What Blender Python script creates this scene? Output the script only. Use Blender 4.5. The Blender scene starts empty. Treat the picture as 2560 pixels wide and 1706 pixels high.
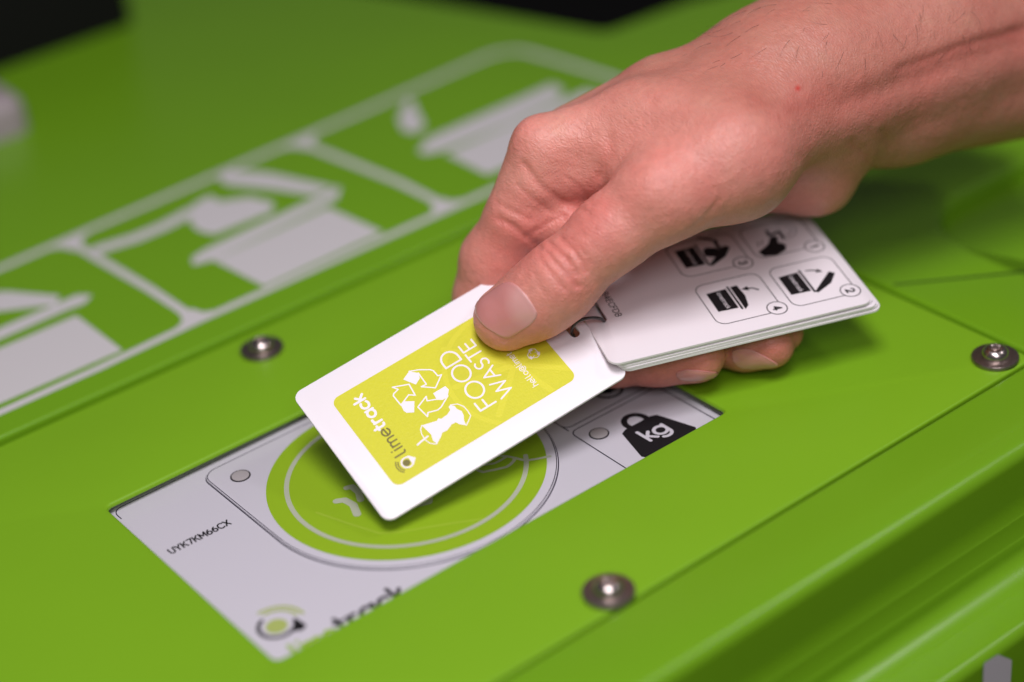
import bpy, bmesh, math, random
import numpy as np
from mathutils import Vector, Matrix
from mathutils.bvhtree import BVHTree

MM = 0.001
scn = bpy.context.scene
COL = scn.collection
random.seed(7)
rng = np.random.RandomState(7)

# ------------------------------------------------------------------ camera, light, exposure
CAM = np.array([-308.475, -441.868, 328.536])                 # mm
ROT = np.array([[0.7823526, -0.6157630, -0.0935965],          # camera right, up, back
                [0.3860581, 0.3615013, 0.8486907],
                [-0.4887571, -0.7001091, 0.5205418]])
cd = bpy.data.cameras.new('camera')
cam = bpy.data.objects.new('camera', cd)
COL.objects.link(cam)
M = Matrix.Identity(4)
for i in range(3):
    for j in range(3):
        M[i][j] = ROT[j][i]
    M[i][3] = CAM[i] * MM
cam.matrix_world = M
cd.sensor_width = 36
cd.lens = 67.698
cd.clip_start = 0.02
cd.clip_end = 50
cd.dof.use_dof = True
cd.dof.focus_distance = 0.575
cd.dof.aperture_fstop = 3.0
scn.camera = cam

w = bpy.data.worlds.new('World')
scn.world = w
w.use_nodes = True
w.node_tree.nodes['Background'].inputs[0].default_value = (1.0, 0.93, 0.95, 1)
w.node_tree.nodes['Background'].inputs[1].default_value = 0.07


def area(name, loc, target, sx, sy, power, color=(1, .95, .96)):
    l = bpy.data.lights.new(name, 'AREA')
    l.shape = 'RECTANGLE'
    l.size, l.size_y, l.energy, l.color = sx, sy, power, color
    o = bpy.data.objects.new(name, l)
    COL.objects.link(o)
    o.location = loc
    z = (Vector(loc) - Vector(target)).normalized()          # the long side (local y) runs overhead, towards the camera
    x = Vector((.7823, -.6158, 0)).normalized()
    y = z.cross(x).normalized()
    x = y.cross(z)
    o.rotation_euler = Matrix((x, y, z)).transposed().to_euler()
    return o


area('ceiling_lamp', (-.19, -.29, .79), (-.02, -.06, 0), .26, .36, 5.75, (1, .945, .985))
area('ceiling_lamp', (-.55, -.95, .95), (0, -.05, 0), .5, .4, 5.2, (1, .95, .985))  # added soft fill from the camera side, brightens the front of the hand
area('ceiling_lamp', (.66, -.50, .95), (0, -.1, 0), .14, .14, 1.5, (1, .945, .97))

scn.view_settings.view_transform = 'Standard'
scn.view_settings.look = 'None'
scn.view_settings.exposure = 0
scn.view_settings.gamma = 1
scn.render.engine = 'CYCLES'
scn.cycles.use_denoising = True
scn.cycles.max_bounces = 8


# ------------------------------------------------------------------ materials
def mat(name, col, rough=.5, metal=0, coat=0, sss=0, bump=None, mott=None, spec=.5, coat_rough=.1):
    m = bpy.data.materials.new(name)
    m.use_nodes = True
    nt = m.node_tree
    b = nt.nodes['Principled BSDF']
    b.inputs['Base Color'].default_value = (*col, 1)
    b.inputs['Roughness'].default_value = rough
    b.inputs['Metallic'].default_value = metal
    b.inputs['Specular IOR Level'].default_value = spec
    b.inputs['Coat Weight'].default_value = coat
    b.inputs['Coat Roughness'].default_value = coat_rough
    if sss:
        b.inputs['Subsurface Weight'].default_value = sss
        b.inputs['Subsurface Radius'].default_value = (1, .35, .2)
        b.inputs['Subsurface Scale'].default_value = .0035
    tc = nt.nodes.new('ShaderNodeTexCoord')
    if mott:                                     # (scale, amount) gentle colour variation
        n = nt.nodes.new('ShaderNodeTexNoise')
        n.inputs['Scale'].default_value = mott[0]
        n.inputs['Detail'].default_value = 4
        nt.links.new(tc.outputs['Object'], n.inputs['Vector'])
        r = nt.nodes.new('ShaderNodeMapRange')
        r.inputs['To Min'].default_value = 1 - mott[1]
        r.inputs['To Max'].default_value = 1 + mott[1]
        nt.links.new(n.outputs['Fac'], r.inputs['Value'])
        x = nt.nodes.new('ShaderNodeMix')
        x.data_type = 'RGBA'
        x.blend_type = 'MULTIPLY'
        x.inputs['Factor'].default_value = 1
        x.inputs['A'].default_value = (*col, 1)
        nt.links.new(r.outputs['Result'], x.inputs['B'])
        nt.links.new(x.outputs['Result'], b.inputs['Base Color'])
    if bump:                                     # (scale, strength, distance)
        n = nt.nodes.new('ShaderNodeTexNoise')
        n.inputs['Scale'].default_value = bump[0]
        n.inputs['Detail'].default_value = 3
        nt.links.new(tc.outputs['Object'], n.inputs['Vector'])
        bp = nt.nodes.new('ShaderNodeBump')
        bp.inputs['Strength'].default_value = bump[1]
        bp.inputs['Distance'].default_value = bump[2]
        nt.links.new(n.outputs['Fac'], bp.inputs['Height'])
        nt.links.new(bp.outputs['Normal'], b.inputs['Normal'])
    return m


GREEN = mat('green_plastic', (.141, .318, .0085), .29, spec=.5, bump=(1400, .10, .0003), mott=(14, .05))
GREENP = mat('green_plate_plastic', (.176, .372, .0098), .42, spec=.4, bump=(1600, .10, .0003), mott=(20, .04))
DECAL = mat('pale_grey_decal', (.56, .54, .55), .5)
PANELM = mat('grey_white_panel', (.55, .53, .585), .32, bump=(2500, .05, .0001))
TRAYM = mat('grey_tray_edge', (.46, .46, .46), .25)
DISCW = mat('pad_rim_plastic', (.53, .52, .53), .35)
PADG = mat('pad_lime_green', (.262, .43, .0125), .4, bump=(2500, .05, .0001))
PADW = mat('pad_pale_line', (.42, .45, .34), .45)
INK = mat('black_ink', (.009, .008, .010), .55, spec=.25)
INKB = mat('dark_line_ink', (.02, .016, .035), .4)
LOGOG = mat('pale_lime_print', (.36, .43, .12), .45)
LEDM = mat('clear_lamp_window', (.37, .34, .345), .22)
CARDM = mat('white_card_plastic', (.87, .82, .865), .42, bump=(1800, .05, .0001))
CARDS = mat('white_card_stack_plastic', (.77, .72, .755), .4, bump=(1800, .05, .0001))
LABELM = mat('yellow_green_label', (.64, .63, .022), .5, bump=(1500, .35, .0003), mott=(700, .05))
LABELV = mat('yellow_green_label_vein', (.69, .668, .03), .5, bump=(1500, .35, .0003))
LABELD = mat('yellow_green_label_leaf', (.60, .59, .02), .5, bump=(1500, .35, .0003))
WHITEP = mat('white_print', (.88, .83, .87), .5)
OLIVE = mat('olive_print', (.18, .155, .03), .5)
STEEL = mat('screw_steel', (.56, .49, .47), .24, metal=1, bump=(900, .15, .0002))
WASHM = mat('washer_steel', (.36, .30, .28), .36, metal=1, bump=(1500, .5, .0003), mott=(900, .25))
BLACK = mat('black_plastic', (.0035, .003, .0035), .6, spec=.2)
FLOORM = mat('dark_floor', (.004, .004, .004), .9)
PALE = mat('pale_plastic', (.33, .28, .295), .45)
WIRE = mat('dark_wire', (.035, .028, .027), .3)
HAIRM = mat('brown_hair', (.07, .04, .025), .5)
NAILM = None


# ------------------------------------------------------------------ object helpers
def link(o, parent=None):
    COL.objects.link(o)
    if parent is not None:
        o.parent = parent
    return o


def obj(name, verts, faces, m, parent=None, mats=None, smooth=None, midx=None):
    me = bpy.data.meshes.new(name)
    me.from_pydata([tuple(v) for v in verts], [], [tuple(f) for f in faces])
    for k in ([m] if mats is None else mats):
        me.materials.append(k)
    if smooth is not None:
        me.polygons.foreach_set('use_smooth', [True] * len(me.polygons))
        if smooth < 180:
            me.set_sharp_from_angle(angle=math.radians(smooth))
    if midx is not None:
        me.polygons.foreach_set('material_index', midx)
    me.update()
    return link(bpy.data.objects.new(name, me), parent)


def tag(o, label, cat, group=None):
    o['label'] = label
    o['category'] = cat
    if group:
        o['group'] = group
    return o


def empty(name, frame=None):
    o = bpy.data.objects.new(name, None)
    o.empty_display_size = .02
    COL.objects.link(o)
    if frame is not None:
        o.matrix_world = frame
    return o


def rrect(x0, y0, x1, y1, r, n=8):
    P = []
    for cx, cy, a in ((x1 - r, y0 + r, -90), (x1 - r, y1 - r, 0), (x0 + r, y1 - r, 90), (x0 + r, y0 + r, 180)):
        for k in range(n + 1):
            t = math.radians(a + 90 * k / n)
            P.append((cx + r * math.cos(t), cy + r * math.sin(t)))
    return P


def offset(P, d):
    """offset a closed polygon to its left by d"""
    n = len(P)
    Q = []
    for i in range(n):
        a, b, c = Vector(P[i - 1]), Vector(P[i]), Vector(P[(i + 1) % n])
        e1 = (b - a).normalized()
        e2 = (c - b).normalized()
        n1 = Vector((-e1.y, e1.x))
        n2 = Vector((-e2.y, e2.x))
        m_ = n1 + n2
        s = m_.dot(n1)
        Q.append(tuple(b + m_ * (d / s if s > .3 else d)))
    return Q


def slab(name, outer, holes, zt, zb, r, m, parent=None, seg=4, bottom=True, hr=None):
    """extruded outline (ccw) with holes (cw): rounded upper edge of radius r. mm in, m out"""
    bm = bmesh.new()
    caps, bots = [], []
    for li, L in enumerate([outer] + list(holes)):
        rr = r if li == 0 or hr is None else (hr[li - 1] if isinstance(hr, (list, tuple)) else hr)
        rings = []
        for k in range(seg + 1):
            t = math.pi / 2 * k / seg
            rings.append((rr * (1 - math.sin(t)), zt - rr * (1 - math.cos(t))))
        rings.append((0, zb))
        prev = None
        for (d, z) in rings:
            ring = [bm.verts.new((x * MM, y * MM, z * MM)) for x, y in (offset(L, d) if d > 1e-6 else L)]
            if prev is None:
                caps.append(ring)
            else:
                for i in range(len(ring)):
                    j = (i + 1) % len(ring)
                    f = bm.faces.new((prev[i], ring[i], ring[j], prev[j]))
                    f.smooth = True
            prev = ring
        bots.append(prev)
    for group, on in ((caps, True), (bots, bottom)):
        if not on:
            continue
        ed = []
        for ring in group:
            for i in range(len(ring)):
                a, b = ring[i], ring[(i + 1) % len(ring)]
                e = bm.edges.get((a, b)) or bm.edges.new((a, b))
                ed.append(e)
        if len(group) == 1:
            f = bm.faces.new(group[0])
        else:
            bmesh.ops.triangle_fill(bm, use_beauty=True, edges=ed)
    bmesh.ops.recalc_face_normals(bm, faces=bm.faces)
    for f in bm.faces:
        f.smooth = True
    me = bpy.data.meshes.new(name)
    bm.to_mesh(me)
    bm.free()
    me.materials.append(m)
    me.set_sharp_from_angle(angle=math.radians(35))
    return link(bpy.data.objects.new(name, me), parent)


def lathe(name, prof, m, parent=None, n=48, centre=(0, 0, 0), smooth=40):
    V, F = [], []
    for r, z in prof:
        for k in range(n):
            t = 2 * math.pi * k / n
            V.append(((centre[0] + r * math.cos(t)) * MM, (centre[1] + r * math.sin(t)) * MM, (centre[2] + z) * MM))
    for i in range(len(prof) - 1):
        for k in range(n):
            a, b = i * n + k, i * n + (k + 1) % n
            F.append((a, b, b + n, a + n))
    F.append(tuple(range(n))[::-1])
    F.append(tuple(range((len(prof) - 1) * n, len(prof) * n)))
    return obj(name, V, F, m, parent, smooth=smooth)


def tube(name, pts, rad, m, parent=None, n=8, closed=False, taper=None):
    P = [Vector(q) for q in pts]
    V, F = [], []
    N = len(P)
    up = None
    for i in range(N):
        a = P[i - 1] if (i or closed) else P[0]
        b = P[(i + 1) % N] if (i < N - 1 or closed) else P[-1]
        t = (b - a).normalized()
        if up is None:
            up = t.orthogonal().normalized()
        up = (up - t * up.dot(t)).normalized()
        s = t.cross(up)
        r = rad if taper is None else rad * taper(i / (N - 1))
        for k in range(n):
            an = 2 * math.pi * k / n
            V.append((P[i] + (up * math.cos(an) + s * math.sin(an)) * r) * MM)
    for i in range(N if closed else N - 1):
        j = (i + 1) % N
        for k in range(n):
            F.append((i * n + k, i * n + (k + 1) % n, j * n + (k + 1) % n, j * n + k))
    if not closed:
        F.append(tuple(range(n))[::-1])
        F.append(tuple(range((N - 1) * n, N * n)))
    return obj(name, V, F, m, parent, smooth=60)


# ------------------------------------------------------------------ printed artwork (2D distance fields -> flat meshes)
def arc(cx, cy, r, a0, a1, n=14, ry=None):
    ry = r if ry is None else ry
    return [(cx + r * math.cos(math.radians(a0 + (a1 - a0) * k / n)), cy + ry * math.sin(math.radians(a0 + (a1 - a0) * k / n))) for k in range(n + 1)]


class Art:
    def __init__(self, x0, y0, x1, y1, res):
        self.o = (x0, y0)
        self.res = res
        nx, ny = int((x1 - x0) / res) + 2, int((y1 - y0) / res) + 2
        self.X = x0 + np.arange(nx) * res
        self.Y = y0 + np.arange(ny) * res
        self.d = np.full((ny, nx), 9.0)

    def _win(self, P, pad):
        P = np.asarray(P, float)
        a, b = P.min(0) - pad, P.max(0) + pad
        i0, i1 = np.searchsorted(self.X, [a[0], b[0]])
        j0, j1 = np.searchsorted(self.Y, [a[1], b[1]])
        return slice(j0, j1), slice(i0, i1)

    @staticmethod
    def _seg(gx, gy, a, b):
        vx, vy = b[0] - a[0], b[1] - a[1]
        L = vx * vx + vy * vy
        t = np.clip(((gx - a[0]) * vx + (gy - a[1]) * vy) / (L if L > 1e-12 else 1), 0, 1)
        return np.hypot(gx - a[0] - t * vx, gy - a[1] - t * vy)

    def stroke(self, P, wd, cut=False):
        for a, b in zip(P[:-1], P[1:]):
            s = self._win([a, b], wd / 2 + 3 * self.res)
            gx, gy = self.X[s[1]][None, :], self.Y[s[0]][:, None]
            self._put(s, self._seg(gx, gy, a, b) - wd / 2, cut)
        return self

    def _put(self, s, v, cut):
        self.d[s] = np.maximum(self.d[s], -v) if cut else np.minimum(self.d[s], v)

    def poly(self, P, cut=False, rnd=0):
        s = self._win(P, 3 * self.res + rnd)
        gx, gy = self.X[s[1]][None, :], self.Y[s[0]][:, None]
        d = np.full((gy.shape[0], gx.shape[1]), 9.0)
        ins = np.zeros(d.shape, bool)
        n = len(P)
        for i in range(n):
            a, b = P[i], P[(i + 1) % n]
            d = np.minimum(d, self._seg(gx, gy, a, b))
            if a[1] != b[1]:
                c = ((a[1] > gy) != (b[1] > gy)) & (gx < (b[0] - a[0]) * (gy - a[1]) / (b[1] - a[1]) + a[0])
                ins ^= c
        self._put(s, np.where(ins, -d, d) - rnd, cut)
        return self

    def text(self, t, x, y, h, wd, width=None, lower=False, cut=False, gap=.22):
        for P in text_strokes(t, x, y, h, width, lower, gap):
            self.stroke(P, wd, cut)
        return self

    def mesh(self, name, m, parent, f, z):
        """f maps (x,y) art mm -> local (x,y) mm ; z local height mm"""
        d = self.d.copy()
        d[np.abs(d) < 1e-6] = 1e-6
        ins = d < 0
        ny, nx = d.shape
        c = ins[:-1, :-1].astype(int) + ins[:-1, 1:] + ins[1:, :-1] + ins[1:, 1:]
        V, F, idx = [], [], {}

        def vert(x, y):
            k = (round(x, 5), round(y, 5))
            if k not in idx:
                idx[k] = len(V)
                q = f(x, y)
                V.append((q[0] * MM, q[1] * MM, z * MM))
            return idx[k]
        X, Y = self.X, self.Y
        for j in range(ny - 1):
            row = c[j]
            full = np.flatnonzero(row == 4)
            if len(full):
                br = np.flatnonzero(np.diff(full) > 1)
                st = np.r_[full[0], full[br + 1]]
                en = np.r_[full[br], full[-1]] + 1
                for a, b in zip(st, en):
                    F.append((vert(X[a], Y[j]), vert(X[b], Y[j]), vert(X[b], Y[j + 1]), vert(X[a], Y[j + 1])))
            for i in np.flatnonzero((row > 0) & (row < 4)):
                q = [(X[i], Y[j], d[j, i]), (X[i + 1], Y[j], d[j, i + 1]), (X[i + 1], Y[j + 1], d[j + 1, i + 1]), (X[i], Y[j + 1], d[j + 1, i])]
                P = []
                for k in range(4):
                    a, b = q[k], q[(k + 1) % 4]
                    if a[2] < 0:
                        P.append(vert(a[0], a[1]))
                    if (a[2] < 0) != (b[2] < 0):
                        t = a[2] / (a[2] - b[2])
                        P.append(vert(a[0] + (b[0] - a[0]) * t, a[1] + (b[1] - a[1]) * t))
                P2 = []
                for v in P:
                    if v not in P2:
                        P2.append(v)
                if len(P2) > 2:
                    F.append(tuple(P2))
        return obj(name, V, F, m, parent)


GL = {   # lower case, x height 1
    'l': (.45, [[(0, 1.5), (0, .25)] + arc(.25, .25, .25, 180, 270, 6)]),
    'i': (.1, [[(0, 1), (0, 0)], [(0, 1.42), (0, 1.43)]]),
    'm': (1.3, [[(0, 0), (0, 1)], [(0, .62)] + arc(.325, .66, .325, 180, 0, 10) + [(.65, 0)], [(.65, .62)] + arc(.975, .66, .325, 180, 0, 10) + [(1.3, 0)]]),
    'e': (1, [[(.02, .46), (.98, .54)] + arc(.5, .5, .5, 4, 312, 22)]),
    't': (.5, [[(.15, 1.42), (.15, .27)] + arc(.4, .27, .25, 180, 275, 6), [(-.1, .97), (.45, .97)]]),
    'r': (.5, [[(0, 0), (0, 1)], [(0, .5)] + arc(.42, .56, .42, 180, 75, 8)]),
    'a': (1, [arc(.5, .5, .5, 0, 360, 24), [(1, 1), (1, 0)]]),
    'c': (.85, [arc(.5, .5, .5, 48, 312, 18)]),
    'k': (.68, [[(0, 0), (0, 1.5)], [(.02, .42), (.6, 1)], [(.2, .6), (.68, 0)]]),
    'g': (1, [arc(.5, .5, .5, 0, 360, 24), [(1, 1), (1, 0)] + arc(.5, 0, .5, 0, -140, 12, .45)]),
    'h': (.85, [[(0, 0), (0, 1.5)], [(0, .55)] + arc(.425, .58, .425, 180, 0, 10) + [(.85, 0)]]),
    'o': (1, [arc(.5, .5, .5, 0, 360, 24)]),
    '@': (1.5, [arc(.72, .45, .34, 0, 360, 18), [(1.06, .78), (1.06, .3)] + arc(1.24, .3, .18, 180, 330, 6) + arc(.72, .45, .74, 0, 300, 22)]),
}
GU = {   # capitals and digits, height 1
    'F': (.5, [[(0, 0), (0, 1), (.52, 1)], [(0, .52), (.48, .52)]]),
    'O': (1, [arc(.5, .5, .5, 0, 360, 28)]),
    'D': (.8, [[(0, 0), (0, 1), (.3, 1)] + arc(.3, .5, .5, 90, -90, 16) + [(0, 0)]]),
    'W': (1.2, [[(0, 1), (.3, 0), (.6, .95), (.9, 0), (1.2, 1)]]),
    'A': (.84, [[(0, 0), (.42, 1), (.84, 0)], [(.15, .33), (.69, .33)]]),
    'S': (.56, [arc(.28, .745, .25, 35, 270, 12) + arc(.28, .25, .26, 90, -145, 12, .25)]),
    'T': (.6, [[(0, 1), (.6, 1)], [(.3, 1), (.3, 0)]]),
    'E': (.5, [[(.52, 1), (0, 1), (0, 0), (.52, 0)], [(0, .52), (.48, .52)]]),
    'U': (.66, [[(0, 1), (0, .33)] + arc(.33, .33, .33, 180, 360, 12) + [(.66, 1)]]),
    'Y': (.7, [[(0, 1), (.35, .5), (.7, 1)], [(.35, .5), (.35, 0)]]),
    'K': (.66, [[(0, 0), (0, 1)], [(0, .38), (.62, 1)], [(.22, .6), (.66, 0)]]),
    '7': (.58, [[(0, 1), (.58, 1), (.2, 0)]]),
    'M': (.82, [[(0, 0), (0, 1), (.41, .3), (.82, 1), (.82, 0)]]),
    '6': (.6, [arc(.3, .3, .3, 0, 360, 16), arc(.62, .32, .62, 180, 112, 8, .66)]),
    'C': (.72, [arc(.45, .5, .45, 45, 315, 16, .5)]),
    'X': (.66, [[(0, 0), (.66, 1)], [(0, 1), (.66, 0)]]),
    'B': (.58, [[(0, 0), (0, 1), (.3, 1)] + arc(.3, .76, .24, 90, -90, 8) + [(0, .52)], [(.3, .52)] + arc(.3, .26, .28, 90, -90, 8, .26) + [(0, 0)]]),
    '1': (.3, [[(0, .8), (.22, 1), (.22, 0)]]),
    '2': (.6, [arc(.3, .7, .3, 165, -35, 10) + [(0, 0), (.6, 0)]]),
    '3': (.58, [arc(.28, .75, .25, 150, -80, 10) + arc(.28, .26, .29, 90, -150, 12, .26)]),
    '4': (.64, [[(.46, 0), (.46, 1), (0, .28), (.64, .28)]]),
    ' ': (.3, []),
}


def text_strokes(t, x, y, h, width=None, lower=False, gap=.22):
    G = GL if lower else GU
    out, cx = [], 0
    for ch in t:
        a, st = G[ch]
        for P in st:
            out.append([(px + cx, py) for px, py in P])
        cx += a + gap
    tot = cx - gap
    sx = h if width is None else width / tot
    return [[(x + px * sx, y + py * h) for px, py in P] for P in out]


# ------------------------------------------------------------------ floor far below
fl = obj('floor', [(-4, -4, -.95), (4, -4, -.95), (4, 6, -.95), (-4, 6, -.95)], [(0, 1, 2, 3)], FLOORM)
fl['kind'] = 'structure'

# ------------------------------------------------------------------ the green housing
housing = empty('food_waste_bin')
tag(housing, 'lime green plastic bin lid with screwed cover plate and pale pictograms', 'bin')

PLATE = rrect(-236, -127, 105.6, 70, 4)
HOLE = rrect(-142.2, -80, 20.2, 15.7, 2.2)


def cw(P):
    return list(P)[::-1]


ZR = 1.8


def zlid(y):
    return ZR + (y - 70) * .008


def on_lid(o, dz=0):
    """the lid falls gently towards the front"""
    for v in o.data.vertices:
        v.co.z += (zlid(v.co.y / MM) - ZR + dz) * MM
    return o


outer = [(-430, -148), (300, -148), (300, 150), (242, 161.5)] + [(238, 163), (233, 165)] + [(188, 167.5), (184, 169.5), (182, 174)] + [(150, 272), (130, 330), (108, 400), (60, 620), (-430, 620)]
seam = [(108.9, -67.0), (153, -98.9), (153.7, -97.9), (109.6, -66.0)]
on_lid(slab('top_shell', outer, [cw(rrect(-238.5, -128.1, 107.0, 71.7, 5)), cw(seam), cw(rrect(147, -140, 268, -41, 26, 12))], ZR, -9, .04, GREEN, housing, seg=5, hr=[1.5, .12, 4.5]))
slab('dish_floor', rrect(143, -144, 272, -37, 26, 12), [], -5.5, -7.5, .2, GREEN, housing)
sg = slab('seam_gasket', seam, [], 1.74, -3, .05, mat('dark_gasket', (.008, .024, .004), .6, spec=.2), housing)  # dark strip set into the groove, its colour stands in for the shade inside
for v in sg.data.vertices:
    v.co.z += (zlid(-82) - ZR) * MM
# well floor below the cover plate and the seam
slab('well_floor', rrect(-245, -136, 108.0, 80, 3), [cw(rrect(-156, -94, 30, 30, 3))], -4.1, -8.5, .2, GREEN, housing)
# front apron profile (y, z), running along x
ZA = zlid(-148)
prof = [(-148, ZA), (-151.6, ZA - .06)]
for k in range(1, 10):
    t = math.radians(90 * k / 9)
    prof.append((-151.6 - 4.4 * math.sin(t), ZA - .06 - 4.4 * (1 - math.cos(t))))
prof += [(-156.15, -16), (-156.3, -23.2), (-156.5, -23.5), (-156.65, -24.0), (-156.75, -31.0), (-157.0, -31.4), (-157.25, -32.0), (-157.4, -34)]
for k in range(1, 11):
    t = math.radians(90 * k / 10)
    prof.append((-168.4 + 11.0 * math.cos(t), -34.2 - 6.6 * math.sin(t)))
prof += [(-173, -40.85)]
for k in range(1, 9):
    t = math.radians(90 * k / 8)
    prof.append((-173 - 4 * math.sin(t), -40.85 - 4 * (1 - math.cos(t))))
prof += [(-177.4, -70), (-181, -220)]
V, F = [], []
for x in (-430, 300):
    V += [(x * MM, y * MM, z * MM) for y, z in prof]
n = len(prof)
F = [(i, i + 1, n + i + 1, n + i) for i in range(n - 1)]
obj('front_apron', V, F, GREEN, housing, smooth=50)
# outer walls down to below (sides and back stay out of view)
V, F = [], []
base = [(-430, -148), (300, -148), (300, 150), (184, 169.5), (60, 620), (-430, 620)]
for z in (-8.9, -220):
    V += [(x * MM, y * MM, z * MM) for x, y in base]
n = len(base)
obj('side_wall', V, [(i, (i + 1) % n, n + (i + 1) % n, n + i) for i in range(1, n)], GREEN, housing)
plate = slab('cover_plate', PLATE, [cw(HOLE)], 0, -1.4, .9, GREENP, housing, seg=5, hr=1.2)
slab('plate_skirt', rrect(-235.95, -126.95, 105.55, 69.95, 4), [cw(rrect(-155.5, -93.5, 29.5, 29.5, 3))], -1.39, -4.1, .02, GREENP, housing)

# reader panel in the window
TR = empty('reader_panel')
TR.parent = housing
bm_t = slab('panel_tray', rrect(-155, -93, 29, 29, 3), [cw(rrect(-146.5, -88, 22.6, 18.6, 4))], -1.45, -6, .3, TRAYM, TR, hr=2.5, seg=6)
slab('panel_face', rrect(-149.5, -90.5, 25, 21, 4.5), [], -4, -6, .6, PANELM, TR)
ident = lambda x, y: (x, y)
PX, PY = -65.7, -31.4
a = Art(-150, -92, 25, 21, .16)
a.stroke([(-139.7, 12)] + arc(-136.7, 14.6, 3, 180, 90, 6) + [(18.2, 17.6)] + arc(18.2, 14.6, 3, 90, 0, 6) + [(21.2, -90)], .33)
PAD = arc(PX, PY, 45.7, 180, 360, 72) + arc(PX + 40.7, 8.6, 5, 0, 90, 8) + arc(PX - 40.7, 8.6, 5, 90, 180, 8)
a.stroke([(-16.9, -49)] + [(-16.9, 11)] + arc(-14.3, 11, 2.6, 180, 90, 6) + [(14.5, 13.6)] + arc(14.5, 11, 2.8, 90, 0, 6) + [(17.4, -45)] + arc(14.5, -45, 2.8, 0, -90, 6) + [(-14.3, -47.8)] + arc(-14.3, -45.2, 2.6, 270, 180, 6), .4)
a.stroke([(-17.6, -90), (-17.2, -52.5)] + arc(-14.7, -52.5, 2.5, 180, 90, 6) + [(15.6, -50.1)] + arc(15.6, -53, 2.9, 90, 0, 6) + [(18.6, -90)], .4)
a.mesh('frame_line_print', INKB, TR, ident, -3.94)
# weight symbol with kg
a = Art(-12, -80, 14, -52, .11)
a.poly([(-4.2, -61.6), (5.9, -61.6), (7.4, -62.4), (10.9, -75.4), (10.2, -76.5), (-9.0, -76.5), (-9.7, -75.2), (-6.0, -62.4)], rnd=.55)
a.stroke(arc(.9, -60.2, 3.55, -20, 200, 18, 4.0), 2.0)
a.text('kg', -2.75, -71.0, 4.15, 1.15, 8.0, True, cut=True, gap=.2)
a.mesh('weight_symbol', INK, TR, ident, -3.93)
# two arcs of the symbol under the fingers
a = Art(-2, -48, 16, -34, .12)
a.stroke(arc(6.6, -40.2, 4.6, 150, 395, 20), .9)
a.stroke(arc(7.4, -39.4, 2.3, 170, 375, 16), .9)
a.poly([(3, -36), (10, -36), (9, -40), (6, -42), (3.5, -40)], rnd=.4)
a.mesh('round_symbol', INK, TR, ident, -3.93)
a = Art(-140, -17, -114, -9, .08)
a.text('UYK7KM66CX', -137.2, -14.2, 2.6, .5, 20.0, gap=.27)
a.mesh('serial_print', INK, TR, ident, -3.93)
a = Art(-137, -88, -119, -69, .12)
a.text('lime', -134.6, -80.0, 4.6, 1.2, 12.6, True, gap=.3)
a.mesh('brand_print', PADG, TR, ident, -3.93)
a = Art(-126, -83, -97, -66, .12)
a.text('track', -120.2, -79.0, 4.6, 1.25, 21.5, True, gap=.3)
a.mesh('brand_print', INK, TR, ident, -3.93)
a = Art(-139, -73, -122, -52, .12)
a.stroke(arc(-132.3, -63.6, 5.1, 113, 345, 26), 1.15)
a.poly([(-130.4, -68.6), (-128.2, -70.0), (-126.6, -69.2), (-126.9, -65.6), (-128.4, -67.2)], rnd=.25)
a.mesh('lime_logo_ring', INK, TR, ident, -3.93)
a = Art(-138, -72, -120, -52, .12)
a.poly(arc(-132.5, -63.8, 3.1, 0, 360, 24))
a.stroke(arc(-132.3, -63.6, 6.5, 2, 90, 14), .95)
a.stroke(arc(-132.3, -63.6, 8.1, -4, 96, 14), .95)
a.mesh('lime_logo_green', LOGOG, TR, ident, -3.93)
for x, y, zl in ((-102.8, 3.95, -3.28), (-11.3, -56.9, -3.98)):
    lathe('indicator_ring', [(3.15, 0), (3.15, .12), (2.75, .14)], INK, TR, 40, (x, y, zl))
    lathe('indicator_light', [(2.75, .0), (2.72, .24), (2.2, .34), (1.2, .40), (.1, .41)], LEDM, TR, 40, (x, y, zl))
# raised contactless pad
slab('contactless_pad', PAD, [], -3.3, -4.0, .25, PANELM, TR, seg=3)
a = Art(PX - 47, PY - 47, PX + 47, 15, .13)
a.stroke(PAD + PAD[:1], 1.05)
a.d = np.maximum(a.d, Art(PX - 47, PY - 47, PX + 47, 15, .13).poly(offset(PAD, .26)).d)
a.mesh('pad_edge_line', INKB, TR, ident, -3.27)
a = Art(PX - 47, PY - 47, PX + 47, 15, .13)
a.stroke(offset(PAD, -.15) + offset(PAD, -.15)[:1], .3)
a.mesh('pad_base_line', INKB, TR, ident, -3.95)
a = Art(PX - 44, PY - 44, PX + 44, PY + 44, .2)
a.poly(arc(PX, PY, 42.4, 0, 360, 120))
WL = Art(PX - 44, PY - 44, PX + 44, PY + 44, .16)
WL.stroke(arc(PX, PY, 36.2, -318, -32, 120), 1.5)
WL.stroke([(-49.5, -43.5), (-49.8, -46.6), (-49.2, -48.2), (-48.0, -48.7), (-45.6, -49.9), (-42.7, -51.1), (-40.9, -50.9), (-39.2, -50.2), (-38.0, -49.2)], 1.1)
WL.stroke([(-43, -42), (-40.5, -45.1), (-39.2, -46.8), (-38.0, -49.2), (-37.0, -51.9), (-35.7, -53.2), (-33.5, -54.5), (-30, -56.2)], 1.0)
WL.stroke([(-39.2, -46.8), (-41.9, -47.1), (-44.1, -47.0), (-47, -45.2)], 1.0)
WL.stroke([(-89.0, -28.4), (-87.0, -29.6), (-86.5, -33.5), (-88.3, -38.2)], 2.4)
WL.stroke([(-83.0, -25.0), (-81.6, -25.6), (-81.8, -29.5), (-83.5, -33)], 2.2)
WL.stroke([(-75.0, -46.5), (-69.8, -48.6), (-67.5, -45.8)], 2.2)
a.d = np.maximum(a.d, -9)
a.mesh('pad_green_print', PADG, TR, ident, -3.26)
WL.mesh('pad_line_print', PADW, TR, ident, -3.2)
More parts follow.
